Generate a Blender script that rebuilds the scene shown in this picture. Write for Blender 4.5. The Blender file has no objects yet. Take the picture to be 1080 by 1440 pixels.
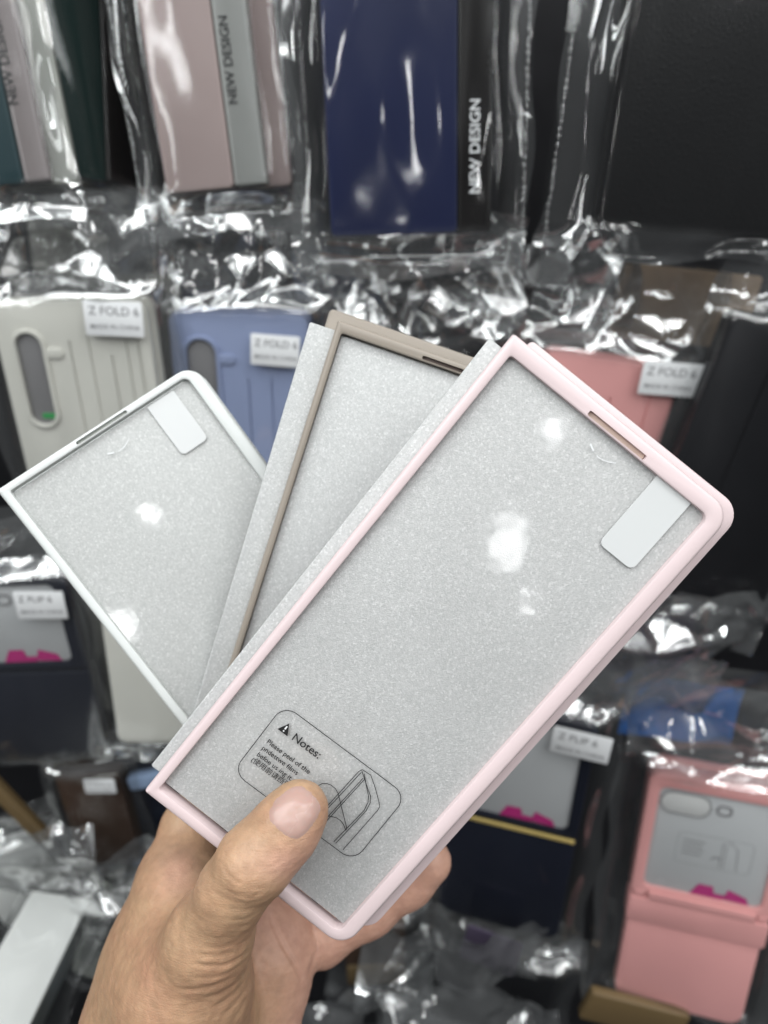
import bpy, bmesh, math, random
import numpy as np
from mathutils import Matrix, Vector, Euler, noise
from mathutils.bvhtree import BVHTree

S = bpy.context.scene
random.seed(7)

# ------------------------------------------------------------------ camera
PITCH = 28.7                                    # degrees the camera looks down
CAM_Z = 1.45
cam_d = bpy.data.cameras.new('camera')
cam = bpy.data.objects.new('camera', cam_d)
S.collection.objects.link(cam)
cam.matrix_world = Matrix.Translation((0, 0, CAM_Z)) @ Euler((math.radians(90 - PITCH), 0, 0)).to_matrix().to_4x4()
cam_d.sensor_fit = 'VERTICAL'
cam_d.sensor_height = 36.0
cam_d.lens = 25.0                               # 1000 px of focal length on a 1080x1440 frame
cam_d.clip_start = 0.01
cam_d.clip_end = 100
cam_d.dof.use_dof = True
cam_d.dof.focus_distance = 0.192
cam_d.dof.aperture_fstop = 8.6
S.camera = cam
CM = cam.matrix_world.copy()                    # metres seen from the lens -> metres in the shop

# ------------------------------------------------------------------ world, lamps, exposure
W = bpy.data.worlds.new('World')
S.world = W
W.use_nodes = True
bgn = W.node_tree.nodes['Background']
# the shop around: pale ceiling with darker beams, dim shelves lower down
wt = W.node_tree
w_tc = wt.nodes.new('ShaderNodeTexCoord')
w_sp = wt.nodes.new('ShaderNodeSeparateXYZ')
w_rp = wt.nodes.new('ShaderNodeValToRGB')
w_br = wt.nodes.new('ShaderNodeTexVoronoi')
w_br.inputs['Scale'].default_value = 4.0
w_b2 = wt.nodes.new('ShaderNodeMapRange')
w_b2.inputs['To Min'].default_value = 0.35
w_b2.inputs['To Max'].default_value = 1.35
w_mx = wt.nodes.new('ShaderNodeMixRGB')
w_mx.blend_type = 'MULTIPLY'
w_mx.inputs['Fac'].default_value = 1.0
el = w_rp.color_ramp.elements
el[0].position, el[0].color = 0.52, (0.035, 0.037, 0.04, 1)
el[1].position, el[1].color = 0.82, (0.68, 0.71, 0.72, 1)
k_ = el.new(0.69); k_.color = (0.12, 0.125, 0.13, 1)
w_mr = wt.nodes.new('ShaderNodeMapRange')
w_mr.inputs['From Min'].default_value = -1.0
wt.links.new(w_tc.outputs['Generated'], w_sp.inputs['Vector'])
wt.links.new(w_tc.outputs['Generated'], w_br.inputs['Vector'])
wt.links.new(w_sp.outputs['Z'], w_mr.inputs['Value'])
wt.links.new(w_mr.outputs['Result'], w_rp.inputs['Fac'])
wt.links.new(w_br.outputs['Distance'], w_b2.inputs['Value'])
wt.links.new(w_rp.outputs['Color'], w_mx.inputs['Color1'])
wt.links.new(w_b2.outputs['Result'], w_mx.inputs['Color2'])
wt.links.new(w_mx.outputs['Color'], bgn.inputs['Color'])
bgn.inputs['Strength'].default_value = 1.0

def area(name, loc, aim, sx, sy, radiance, color=(1, 1, 1), shape='RECTANGLE'):
    d = bpy.data.lights.new(name, 'AREA')
    d.shape = shape
    d.size, d.size_y = sx, sy
    a = sx * sy * (math.pi / 4 if shape in ('DISK', 'ELLIPSE') else 1)
    d.energy = radiance * math.pi * a
    d.color = color
    o = bpy.data.objects.new(name, d)
    S.collection.objects.link(o)
    o.location = loc
    o.rotation_euler = (Vector(aim) - Vector(loc)).to_track_quat('-Z', 'Y').to_euler()
    return o

def polar(elev, az, dist):
    e, a = math.radians(elev), math.radians(az)
    return (math.cos(e) * math.sin(a) * dist, -math.cos(e) * math.cos(a) * dist, CAM_Z + math.sin(e) * dist)

TGT = (0, 0.2, CAM_Z - 0.1)
# ceiling panels of the shop, behind and above the photographer
area('overhead_panel', (-0.9, -0.5, 2.95), (0, 0.25, 1.4), 0.6, 1.2, 4.2, (0.97, 1, 1))
area('overhead_panel', (0.95, -0.55, 2.95), (0, 0.25, 1.4), 0.6, 1.2, 4.2, (1, 0.99, 0.97))
area('overhead_panel', (0.05, -1.15, 2.95), (0, 0.25, 1.4), 1.2, 0.4, 5.0, (1, 1, 1))
for x, y in ((-1.5, -0.2), (1.5, -0.2), (-1.6, -1.5), (-0.7, 0.15)):  # unseen narrow panels, added so more facets of the bags glint
    area('overhead_panel', (x, y, 2.9), TGT, 0.25, 1.1, 7.0, (0.97, 1, 1))
for x in (-0.55, 0.5):  # two more unseen panels added for the bag glints
    area('overhead_panel', (x, -0.1, 2.95), TGT, 0.2, 0.7, 6.0, (0.97, 1, 1))
# the lamps whose mirror images show in the films
area('shop_lamp', polar(21.6, 6.8, 3.2), TGT, 0.135, 0.12, 26)
area('shop_lamp', polar(13.0, 2.2, 4.6), TGT, 0.24, 0.30, 18)
area('shop_lamp', polar(7.4, 4.9, 5.0), TGT, 0.11, 0.11, 40, shape='DISK')
area('shop_lamp', polar(30.9, 10.2, 2.6), TGT, 0.06, 0.06, 45, shape='DISK')
# bare tubes that glint in the creases of the bags
for k, (x, y, z) in enumerate([(-1.5, 0.1, 2.6), (1.5, 0.15, 2.5), (-0.6, -1.4, 2.9), (0.7, -1.6, 2.9),
                               (-1.7, -1.0, 2.2), (1.8, -0.9, 2.1), (0.0, 0.0, 3.0)]):
    area('glint_tube', (x, y, z), TGT, 0.06, 0.5, 34, (0.96, 1, 1))

for az in (-62, -47, -33, 33, 47, 62):  # further unseen tubes added to multiply the glints in the bags
    for elev in (24, 41, 57):
        area('glint_tube', polar(elev, az, 2.6), TGT, 0.035, 0.55, 30, (0.97, 1, 1))

S.view_settings.view_transform = 'Standard'
S.view_settings.look = 'None'
S.view_settings.exposure = -0.25
S.view_settings.gamma = 1.0
S.view_settings.use_curve_mapping = False
S.render.engine = 'CYCLES'
S.cycles.use_denoising = True
S.cycles.max_bounces = 16
S.cycles.transparent_max_bounces = 40
S.cycles.transmission_bounces = 8
S.cycles.glossy_bounces = 5
S.cycles.caustics_reflective = False
S.cycles.caustics_refractive = False
S.cycles.sample_clamp_indirect = 6.0

# ------------------------------------------------------------------ helpers: objects
def link(name, me, mats, parent=None, smooth=True):
    o = bpy.data.objects.new(name, me)
    S.collection.objects.link(o)
    for m in (mats if isinstance(mats, (list, tuple)) else [mats]):
        me.materials.append(m)
    if smooth:
        for p in me.polygons:
            p.use_smooth = True
    if parent is not None:
        o.parent = parent
    return o

def from_bm(name, bm, mats, parent=None, smooth=True):
    me = bpy.data.meshes.new(name)
    bmesh.ops.recalc_face_normals(bm, faces=bm.faces)
    bm.to_mesh(me)
    bm.free()
    o = link(name, me, mats, parent, smooth)
    if smooth:
        try:
            me.set_sharp_from_angle(angle=math.radians(38))
        except Exception:
            pass
    return o

def empty(name, M):
    o = bpy.data.objects.new(name, None)
    o.empty_display_size = 0.01
    S.collection.objects.link(o)
    o.matrix_world = M
    return o

def tag(o, label=None, cat=None, group=None, kind=None):
    if label: o['label'] = label
    if cat: o['category'] = cat
    if group: o['group'] = group
    if kind: o['kind'] = kind
    return o

def pose(eul, t):
    """rotation (degrees) and position as seen from the lens -> world"""
    R = Euler([math.radians(a) for a in eul], 'XYZ').to_matrix().to_4x4()
    return CM @ Matrix.Translation(t) @ R

def lens(px, py, d):
    return Vector(((px - 540) / 1000 * d, (720 - py) / 1000 * d, -d))

def on_rack(px, py, Y, eul=(PITCH, 0, 0)):
    """an item hanging upright at distance Y in front of the photographer"""
    cp, sp = math.cos(math.radians(PITCH)), math.sin(math.radians(PITCH))
    d = Y / (cp + (720 - py) / 1000 * sp)
    return pose(eul, lens(px, py, d))

# ------------------------------------------------------------------ helpers: shapes
def rrect(x0, x1, y0, y1, r, n=6):
    """rounded rectangle, r = radii of (top-left, top-right, bottom-right, bottom-left)"""
    if not isinstance(r, (tuple, list)): r = (r,) * 4
    r = [max(a, 1e-5) for a in r]
    out = []
    for (cx, cy, a0, rr) in ((x0 + r[0], y1 - r[0], 180, r[0]), (x1 - r[1], y1 - r[1], 90, r[1]),
                             (x1 - r[2], y0 + r[2], 0, r[2]), (x0 + r[3], y0 + r[3], -90, r[3])):
        for i in range(n + 1):
            a = math.radians(a0 - 90 * i / n)
            out.append((cx + rr * math.cos(a), cy + rr * math.sin(a)))
    return out

def loops(bm, rings, close_first=False, close_last=False):
    vs = [[bm.verts.new(p) for p in ring] for ring in rings]
    n = len(vs[0])
    for a, b in zip(vs, vs[1:]):
        for i in range(n):
            j = (i + 1) % n
            bm.faces.new((a[i], a[j], b[j], b[i]))
    if close_first: bm.faces.new(vs[0])
    if close_last: bm.faces.new(vs[-1])
    return vs

def ring_at(x0, x1, y0, y1, r, inset, z, n=6):
    if not isinstance(r, (tuple, list)): r = (r,) * 4
    return [(x, y, z) for x, y in rrect(x0 + inset, x1 - inset, y0 + inset, y1 - inset,
                                        [max(a - inset, 2e-4) for a in r], n)]

def add_slab(bm, x0, x1, y0, y1, r, z0, z1, bev=0.0005, n=6):
    """closed rounded slab with softened edges"""
    b = min(bev, (z1 - z0) * 0.49)
    rings = [ring_at(x0, x1, y0, y1, r, b, z0, n), ring_at(x0, x1, y0, y1, r, b * .3, z0 + b * .3, n),
             ring_at(x0, x1, y0, y1, r, 0, z0 + b, n), ring_at(x0, x1, y0, y1, r, 0, z1 - b, n),
             ring_at(x0, x1, y0, y1, r, b * .3, z1 - b * .3, n), ring_at(x0, x1, y0, y1, r, b, z1, n)]
    loops(bm, rings, True, True)

def slab(name, x0, x1, y0, y1, r, z0, z1, mat, parent=None, bev=0.0005, n=6):
    bm = bmesh.new()
    add_slab(bm, x0, x1, y0, y1, r, z0, z1, bev, n)
    return from_bm(name, bm, mat, parent)

def add_frame(bm, outer, ro, inner, ri, z0, z1, bev=0.0008, n=8):
    """a bumper ring: outer and inner are (x0, x1, y0, y1)"""
    A = lambda i, z: ring_at(*outer, ro, i, z, n)
    B = lambda i, z: ring_at(*inner, ri, -i, z, n)
    rings = [A(.0003, z0), A(0, z0 + .0004), A(0, z1 - bev * 1.5), A(bev * .12, z1 - bev * .75), A(bev * .45, z1 - bev * .25), A(bev, z1),
             B(bev * .5, z1), B(bev * .15, z1 - bev * .15), B(0, z1 - bev * .5), B(0, z0)]
    vs = loops(bm, rings)
    n_ = len(vs[0])
    for i in range(n_):
        j = (i + 1) % n_
        bm.faces.new((vs[-1][i], vs[-1][j], vs[0][j], vs[0][i]))

def cut(o, cutters):
    """boolean difference, applied"""
    for c in cutters:
        m = o.modifiers.new('cut', 'BOOLEAN')
        m.operation = 'DIFFERENCE'
        m.solver = 'EXACT'
        m.object = c
    dg = bpy.context.evaluated_depsgraph_get()
    me = bpy.data.meshes.new_from_object(o.evaluated_get(dg))
    o.modifiers.clear()
    old = o.data
    o.data = me
    for p in me.polygons: p.use_smooth = True
    try: me.set_sharp_from_angle(angle=math.radians(35))
    except Exception: pass
    bpy.data.meshes.remove(old)
    for c in cutters:
        bpy.data.objects.remove(c)

def grid_mesh(name, xs, ys, Z, mats, parent=None, X2=None, Y2=None):
    nx, ny = len(xs), len(ys)
    X, Y = np.meshgrid(xs, ys)
    if X2 is not None: X = X2
    if Y2 is not None: Y = Y2
    co = np.stack([X, Y, Z], -1).reshape(-1, 3)
    idx = np.arange(nx * ny).reshape(ny, nx)
    q = np.stack([idx[:-1, :-1], idx[:-1, 1:], idx[1:, 1:], idx[1:, :-1]], -1).reshape(-1, 4)
    me = bpy.data.meshes.new(name)
    me.from_pydata(co.tolist(), [], q.tolist())
    return link(name, me, mats, parent)

def ribbon(bm, pts, w, z, closed=False):
    """flat printed line of width w"""
    P = [Vector((p[0], p[1], 0)) for p in pts]
    n = len(P)
    L = []
    for i, p in enumerate(P):
        a = P[(i - 1) % n] if (closed or i > 0) else p
        b = P[(i + 1) % n] if (closed or i < n - 1) else p
        t = (b - a).normalized()
        nn = Vector((-t.y, t.x, 0)) * (w / 2)
        L.append((bm.verts.new((p.x + nn.x, p.y + nn.y, z)), bm.verts.new((p.x - nn.x, p.y - nn.y, z))))
    for i in range(n if closed else n - 1):
        j = (i + 1) % n
        bm.faces.new((L[i][0], L[j][0], L[j][1], L[i][1]))

def add_text(bm, body, size, M, bold=0.0, squeeze=1.0, align='LEFT'):
    """lettering as flat geometry, added to bm"""
    cu = bpy.data.curves.new('lettering', 'FONT')
    cu.body = body
    cu.size = size
    cu.align_x = align
    cu.offset = bold * size
    cu.resolution_u = 4
    o = bpy.data.objects.new('lettering', cu)
    S.collection.objects.link(o)
    dg = bpy.context.evaluated_depsgraph_get()
    me = bpy.data.meshes.new_from_object(o.evaluated_get(dg))
    me.transform(M @ Matrix.Diagonal((squeeze, 1, 1, 1)))
    bm.from_mesh(me)
    bpy.data.objects.remove(o)
    bpy.data.meshes.remove(me)

# ------------------------------------------------------------------ materials
def mat(name):
    m = bpy.data.materials.new(name)
    m.use_nodes = True
    nt = m.node_tree
    return m, nt, nt.nodes, nt.links, nt.nodes['Principled BSDF']

def N(nt, typ, **kw):
    n = nt.nodes.new(typ)
    for k, v in kw.items():
        if k in n.inputs: n.inputs[k].default_value = v
        else: setattr(n, k, v)
    return n

def plastic(name, col, rough=0.45, vary=0.06, bump=0.05, scale=900.0, spec=0.38, sss=0.0):
    m, nt, ns, lk, p = mat(name)
    tc = N(nt, 'ShaderNodeTexCoord')
    nz = N(nt, 'ShaderNodeTexNoise', Scale=35.0, Detail=5.0)
    lk.new(tc.outputs['Object'], nz.inputs['Vector'])
    mx = N(nt, 'ShaderNodeMixRGB', blend_type='MIX')
    mx.inputs['Color1'].default_value = tuple(max(0, c * (1 - vary)) for c in col) + (1,)
    mx.inputs['Color2'].default_value = tuple(min(1, c * (1 + vary)) for c in col) + (1,)
    lk.new(nz.outputs['Fac'], mx.inputs['Fac'])
    lk.new(mx.outputs['Color'], p.inputs['Base Color'])
    n2 = N(nt, 'ShaderNodeTexNoise', Scale=scale, Detail=3.0)
    lk.new(tc.outputs['Object'], n2.inputs['Vector'])
    bp = N(nt, 'ShaderNodeBump', Strength=bump, Distance=0.0006)
    lk.new(n2.outputs['Fac'], bp.inputs['Height'])
    lk.new(bp.outputs['Normal'], p.inputs['Normal'])
    rr = N(nt, 'ShaderNodeMapRange')
    rr.inputs['To Min'].default_value = max(0.03, rough - 0.08)
    rr.inputs['To Max'].default_value = rough + 0.08
    lk.new(nz.outputs['Fac'], rr.inputs['Value'])
    lk.new(rr.outputs['Result'], p.inputs['Roughness'])
    p.inputs['Specular IOR Level'].default_value = spec
    if sss:
        p.inputs['Subsurface Weight'].default_value = sss
        p.inputs['Subsurface Scale'].default_value = 0.002
    return m

def foam_material():
    m, nt, ns, lk, p = mat('foam')
    tc = N(nt, 'ShaderNodeTexCoord')
    v = N(nt, 'ShaderNodeTexVoronoi', Scale=2300.0)
    v2 = N(nt, 'ShaderNodeTexVoronoi', Scale=3000.0)
    nz = N(nt, 'ShaderNodeTexNoise', Scale=900.0, Detail=4.0, Roughness=0.7)
    nb = N(nt, 'ShaderNodeTexNoise', Scale=28.0, Detail=4.0)
    mp = N(nt, 'ShaderNodeMapping')
    mp.inputs['Scale'].default_value = (1.0, 0.75, 1.0)
    lk.new(tc.outputs['Object'], mp.inputs['Vector'])
    for q in (v, v2, nz, nb): lk.new(mp.outputs['Vector'], q.inputs['Vector'])
    # cell colour: random tone per cell, the palest cells painted as sparkle
    sep = N(nt, 'ShaderNodeSeparateColor')
    lk.new(v.outputs['Color'], sep.inputs['Color'])
    cr = N(nt, 'ShaderNodeValToRGB')
    e = cr.color_ramp.elements
    e[0].position, e[0].color = 0.0, (0.47, 0.478, 0.475, 1)
    e[1].position, e[1].color = 1.0, (0.635, 0.637, 0.635, 1)
    k = e.new(0.55); k.color = (0.525, 0.53, 0.527, 1)
    k = e.new(0.86); k.color = (0.555, 0.56, 0.557, 1)
    lk.new(sep.outputs['Red'], cr.inputs['Fac'])
    mm = N(nt, 'ShaderNodeMixRGB', blend_type='MULTIPLY', Fac=0.5)
    rr = N(nt, 'ShaderNodeMapRange')
    rr.inputs['From Min'].default_value = 0.3
    rr.inputs['From Max'].default_value = 0.7
    rr.inputs['To Min'].default_value = 0.86
    rr.inputs['To Max'].default_value = 1.05
    lk.new(nb.outputs['Fac'], rr.inputs['Value'])
    lk.new(cr.outputs['Color'], mm.inputs['Color1'])
    lk.new(rr.outputs['Result'], mm.inputs['Color2'])
    lk.new(mm.outputs['Color'], p.inputs['Base Color'])
    ad = N(nt, 'ShaderNodeMath', operation='ADD')
    lk.new(v2.outputs['Distance'], ad.inputs[0])
    lk.new(nz.outputs['Fac'], ad.inputs[1])
    bp = N(nt, 'ShaderNodeBump', Strength=0.26, Distance=0.0004)
    lk.new(ad.outputs['Value'], bp.inputs['Height'])
    lk.new(bp.outputs['Normal'], p.inputs['Normal'])
    p.inputs['Roughness'].default_value = 0.5
    p.inputs['Specular IOR Level'].default_value = 0.3
    p.inputs['Subsurface Weight'].default_value = 0.0
    return m

def clear_material(name, tint=(0.97, 0.975, 0.97), gain=1.0, base=0.02, rough=0.02, wave=0.0, wscale=40.0, fine=0.0, veil=0.0, folds=False):
    """clear plastic: straight-through light plus mirror reflection by angle"""
    m, nt, ns, lk, p = mat(name)
    ns.remove(p)
    out = ns['Material Output']
    tr = N(nt, 'ShaderNodeBsdfTransparent')
    tr.inputs['Color'].default_value = tint + (1,)
    gl = N(nt, 'ShaderNodeBsdfGlossy', Roughness=rough)
    fr = N(nt, 'ShaderNodeFresnel', IOR=1.49)
    ge = N(nt, 'ShaderNodeNewGeometry')                      # a thin sheet reflects alike from both sides
    io = N(nt, 'ShaderNodeMapRange')
    io.inputs['To Min'].default_value = 1.49
    io.inputs['To Max'].default_value = 1 / 1.49
    lk.new(ge.outputs['Backfacing'], io.inputs['Value'])
    lk.new(io.outputs['Result'], fr.inputs['IOR'])
    ma = N(nt, 'ShaderNodeMath', operation='MULTIPLY_ADD', use_clamp=True)
    ma.inputs[1].default_value = gain
    ma.inputs[2].default_value = base
    lk.new(fr.outputs['Fac'], ma.inputs[0])
    mx = N(nt, 'ShaderNodeMixShader')
    lk.new(ma.outputs['Value'], mx.inputs['Fac'])
    if folds:                                                # folded ends carry several layers of film
        at = N(nt, 'ShaderNodeAttribute', attribute_name='layers')
        m2 = N(nt, 'ShaderNodeMath', operation='MULTIPLY_ADD', use_clamp=True)
        m2.inputs[1].default_value = 0.34
        lk.new(at.outputs['Fac'], m2.inputs[0])
        lk.new(ma.outputs['Value'], m2.inputs[2])
        lk.new(m2.outputs['Value'], mx.inputs['Fac'])
        df = N(nt, 'ShaderNodeBsdfDiffuse')
        df.inputs['Color'].default_value = (0.8, 0.82, 0.83, 1)
        m3 = N(nt, 'ShaderNodeMath', operation='MULTIPLY_ADD', use_clamp=True)
        m3.inputs[1].default_value = 0.10
        m3.inputs[2].default_value = veil
        lk.new(at.outputs['Fac'], m3.inputs[0])
        mv = N(nt, 'ShaderNodeMixShader')
        lk.new(m3.outputs['Value'], mv.inputs['Fac'])
        lk.new(tr.outputs['BSDF'], mv.inputs[1])
        lk.new(df.outputs['BSDF'], mv.inputs[2])
        lk.new(mv.outputs['Shader'], mx.inputs[1])
    elif veil > 0:
        df = N(nt, 'ShaderNodeBsdfDiffuse')
        df.inputs['Color'].default_value = (0.8, 0.81, 0.82, 1)
        mv = N(nt, 'ShaderNodeMixShader', Fac=veil)
        lk.new(tr.outputs['BSDF'], mv.inputs[1])
        lk.new(df.outputs['BSDF'], mv.inputs[2])
        lk.new(mv.outputs['Shader'], mx.inputs[1])
    else:
        lk.new(tr.outputs['BSDF'], mx.inputs[1])
    lk.new(gl.outputs['BSDF'], mx.inputs[2])
    lk.new(mx.outputs['Shader'], out.inputs['Surface'])
    if wave > 0:
        tc = N(nt, 'ShaderNodeTexCoord')
        nz = N(nt, 'ShaderNodeTexNoise', Scale=wscale, Detail=3.0)
        lk.new(tc.outputs['Object'], nz.inputs['Vector'])
        bp = N(nt, 'ShaderNodeBump', Strength=wave, Distance=0.002)
        lk.new(nz.outputs['Fac'], bp.inputs['Height'])
        if fine > 0:
            n3 = N(nt, 'ShaderNodeTexNoise', Scale=500.0, Detail=4.0)
            lk.new(tc.outputs['Object'], n3.inputs['Vector'])
            b2 = N(nt, 'ShaderNodeBump', Strength=fine, Distance=0.0005)
            lk.new(n3.outputs['Fac'], b2.inputs['Height'])
            lk.new(bp.outputs['Normal'], b2.inputs['Normal'])
            bp = b2
        lk.new(bp.outputs['Normal'], gl.inputs['Normal'])
        lk.new(bp.outputs['Normal'], fr.inputs['Normal'])
    return m

def leather_material(name, col, rough=0.42, scale=420.0, strength=0.35):
    m, nt, ns, lk, p = mat(name)
    p.inputs['Specular IOR Level'].default_value = 0.22
    tc = N(nt, 'ShaderNodeTexCoord')
    v = N(nt, 'ShaderNodeTexVoronoi', Scale=scale * 1.6, feature='DISTANCE_TO_EDGE')
    nz = N(nt, 'ShaderNodeTexNoise', Scale=scale, Detail=6.0)
    lk.new(tc.outputs['Object'], nz.inputs['Vector'])
    lk.new(tc.outputs['Object'], v.inputs['Vector'])
    nb = N(nt, 'ShaderNodeTexNoise', Scale=18.0, Detail=4.0)
    lk.new(tc.outputs['Object'], nb.inputs['Vector'])
    mx = N(nt, 'ShaderNodeMixRGB')
    mx.inputs['Color1'].default_value = tuple(c * 0.82 for c in col) + (1,)
    mx.inputs['Color2'].default_value = tuple(min(1, c * 1.15) for c in col) + (1,)
    lk.new(nb.outputs['Fac'], mx.inputs['Fac'])
    lk.new(mx.outputs['Color'], p.inputs['Base Color'])
    ad = N(nt, 'ShaderNodeMath', operation='MULTIPLY')
    lk.new(v.outputs['Distance'], ad.inputs[0])
    lk.new(nz.outputs['Fac'], ad.inputs[1])
    bp = N(nt, 'ShaderNodeBump', Strength=strength, Distance=0.001)
    lk.new(ad.outputs['Value'], bp.inputs['Height'])
    lk.new(bp.outputs['Normal'], p.inputs['Normal'])
    p.inputs['Roughness'].default_value = rough
    return m

def skin_material():
    m, nt, ns, lk, p = mat('skin')
    tc = N(nt, 'ShaderNodeTexCoord')
    nb = N(nt, 'ShaderNodeTexNoise', Scale=45.0, Detail=6.0, Roughness=0.6)
    nm = N(nt, 'ShaderNodeTexNoise', Scale=260.0, Detail=4.0, Roughness=0.6)
    vo = N(nt, 'ShaderNodeTexVoronoi', Scale=1300.0, feature='DISTANCE_TO_EDGE')
    nf = N(nt, 'ShaderNodeTexNoise', Scale=1500.0, Detail=4.0)
    for q in (nb, nm, vo, nf): lk.new(tc.outputs['Object'], q.inputs['Vector'])
    cr = N(nt, 'ShaderNodeValToRGB')
    e = cr.color_ramp.elements
    e[0].position, e[0].color = 0.30, (0.41, 0.222, 0.138, 1)
    e[1].position, e[1].color = 0.72, (0.43, 0.278, 0.165, 1)
    k = e.new(0.5); k.color = (0.42, 0.250, 0.150, 1)
    lk.new(nb.outputs['Fac'], cr.inputs['Fac'])
    at = N(nt, 'ShaderNodeAttribute', attribute_name='flush')          # pinker flesh of palm and fingertips
    mf = N(nt, 'ShaderNodeMixRGB')
    mf.inputs['Color2'].default_value = (0.58, 0.325, 0.245, 1)
    lk.new(at.outputs['Fac'], mf.inputs['Fac'])
    lk.new(cr.outputs['Color'], mf.inputs['Color1'])
    m2 = N(nt, 'ShaderNodeMixRGB', blend_type='OVERLAY', Fac=0.3)
    lk.new(mf.outputs['Color'], m2.inputs['Color1'])
    lk.new(nm.outputs['Fac'], m2.inputs['Color2'])
    m3 = N(nt, 'ShaderNodeMixRGB', blend_type='MIX', Fac=0.0)
    lk.new(m2.outputs['Color'], m3.inputs['Color1'])
    hs = N(nt, 'ShaderNodeHueSaturation', Saturation=0.98)
    lk.new(m3.outputs['Color'], hs.inputs['Color'])
    lk.new(hs.outputs['Color'], p.inputs['Base Color'])
    p.inputs['Subsurface Weight'].default_value = 0.10
    p.inputs['Subsurface Radius'].default_value = (1.0, 0.38, 0.2)
    p.inputs['Subsurface Scale'].default_value = 0.003
    p.inputs['Roughness'].default_value = 0.46
    p.inputs['Specular IOR Level'].default_value = 0.4
    b1 = N(nt, 'ShaderNodeBump', Strength=0.25, Distance=0.0004)
    lk.new(vo.outputs['Distance'], b1.inputs['Height'])
    b2 = N(nt, 'ShaderNodeBump', Strength=0.30, Distance=0.0005)
    lk.new(nm.outputs['Fac'], b2.inputs['Height'])
    lk.new(b1.outputs['Normal'], b2.inputs['Normal'])
    mp = N(nt, 'ShaderNodeMapping')                          # fine lines running across the hand
    mp.inputs['Scale'].default_value = (190, 1300, 190)
    mp.inputs['Rotation'].default_value = (0, 0, 0.25)
    lk.new(tc.outputs['Object'], mp.inputs['Vector'])
    nl = N(nt, 'ShaderNodeTexNoise', Scale=1.0, Detail=4.0, Roughness=0.6, Distortion=0.6)
    lk.new(mp.outputs['Vector'], nl.inputs['Vector'])
    b3 = N(nt, 'ShaderNodeBump', Strength=0.30, Distance=0.0005)
    lk.new(nl.outputs['Fac'], b3.inputs['Height'])
    lk.new(b2.outputs['Normal'], b3.inputs['Normal'])
    lk.new(b3.outputs['Normal'], p.inputs['Normal'])
    return m

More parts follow.
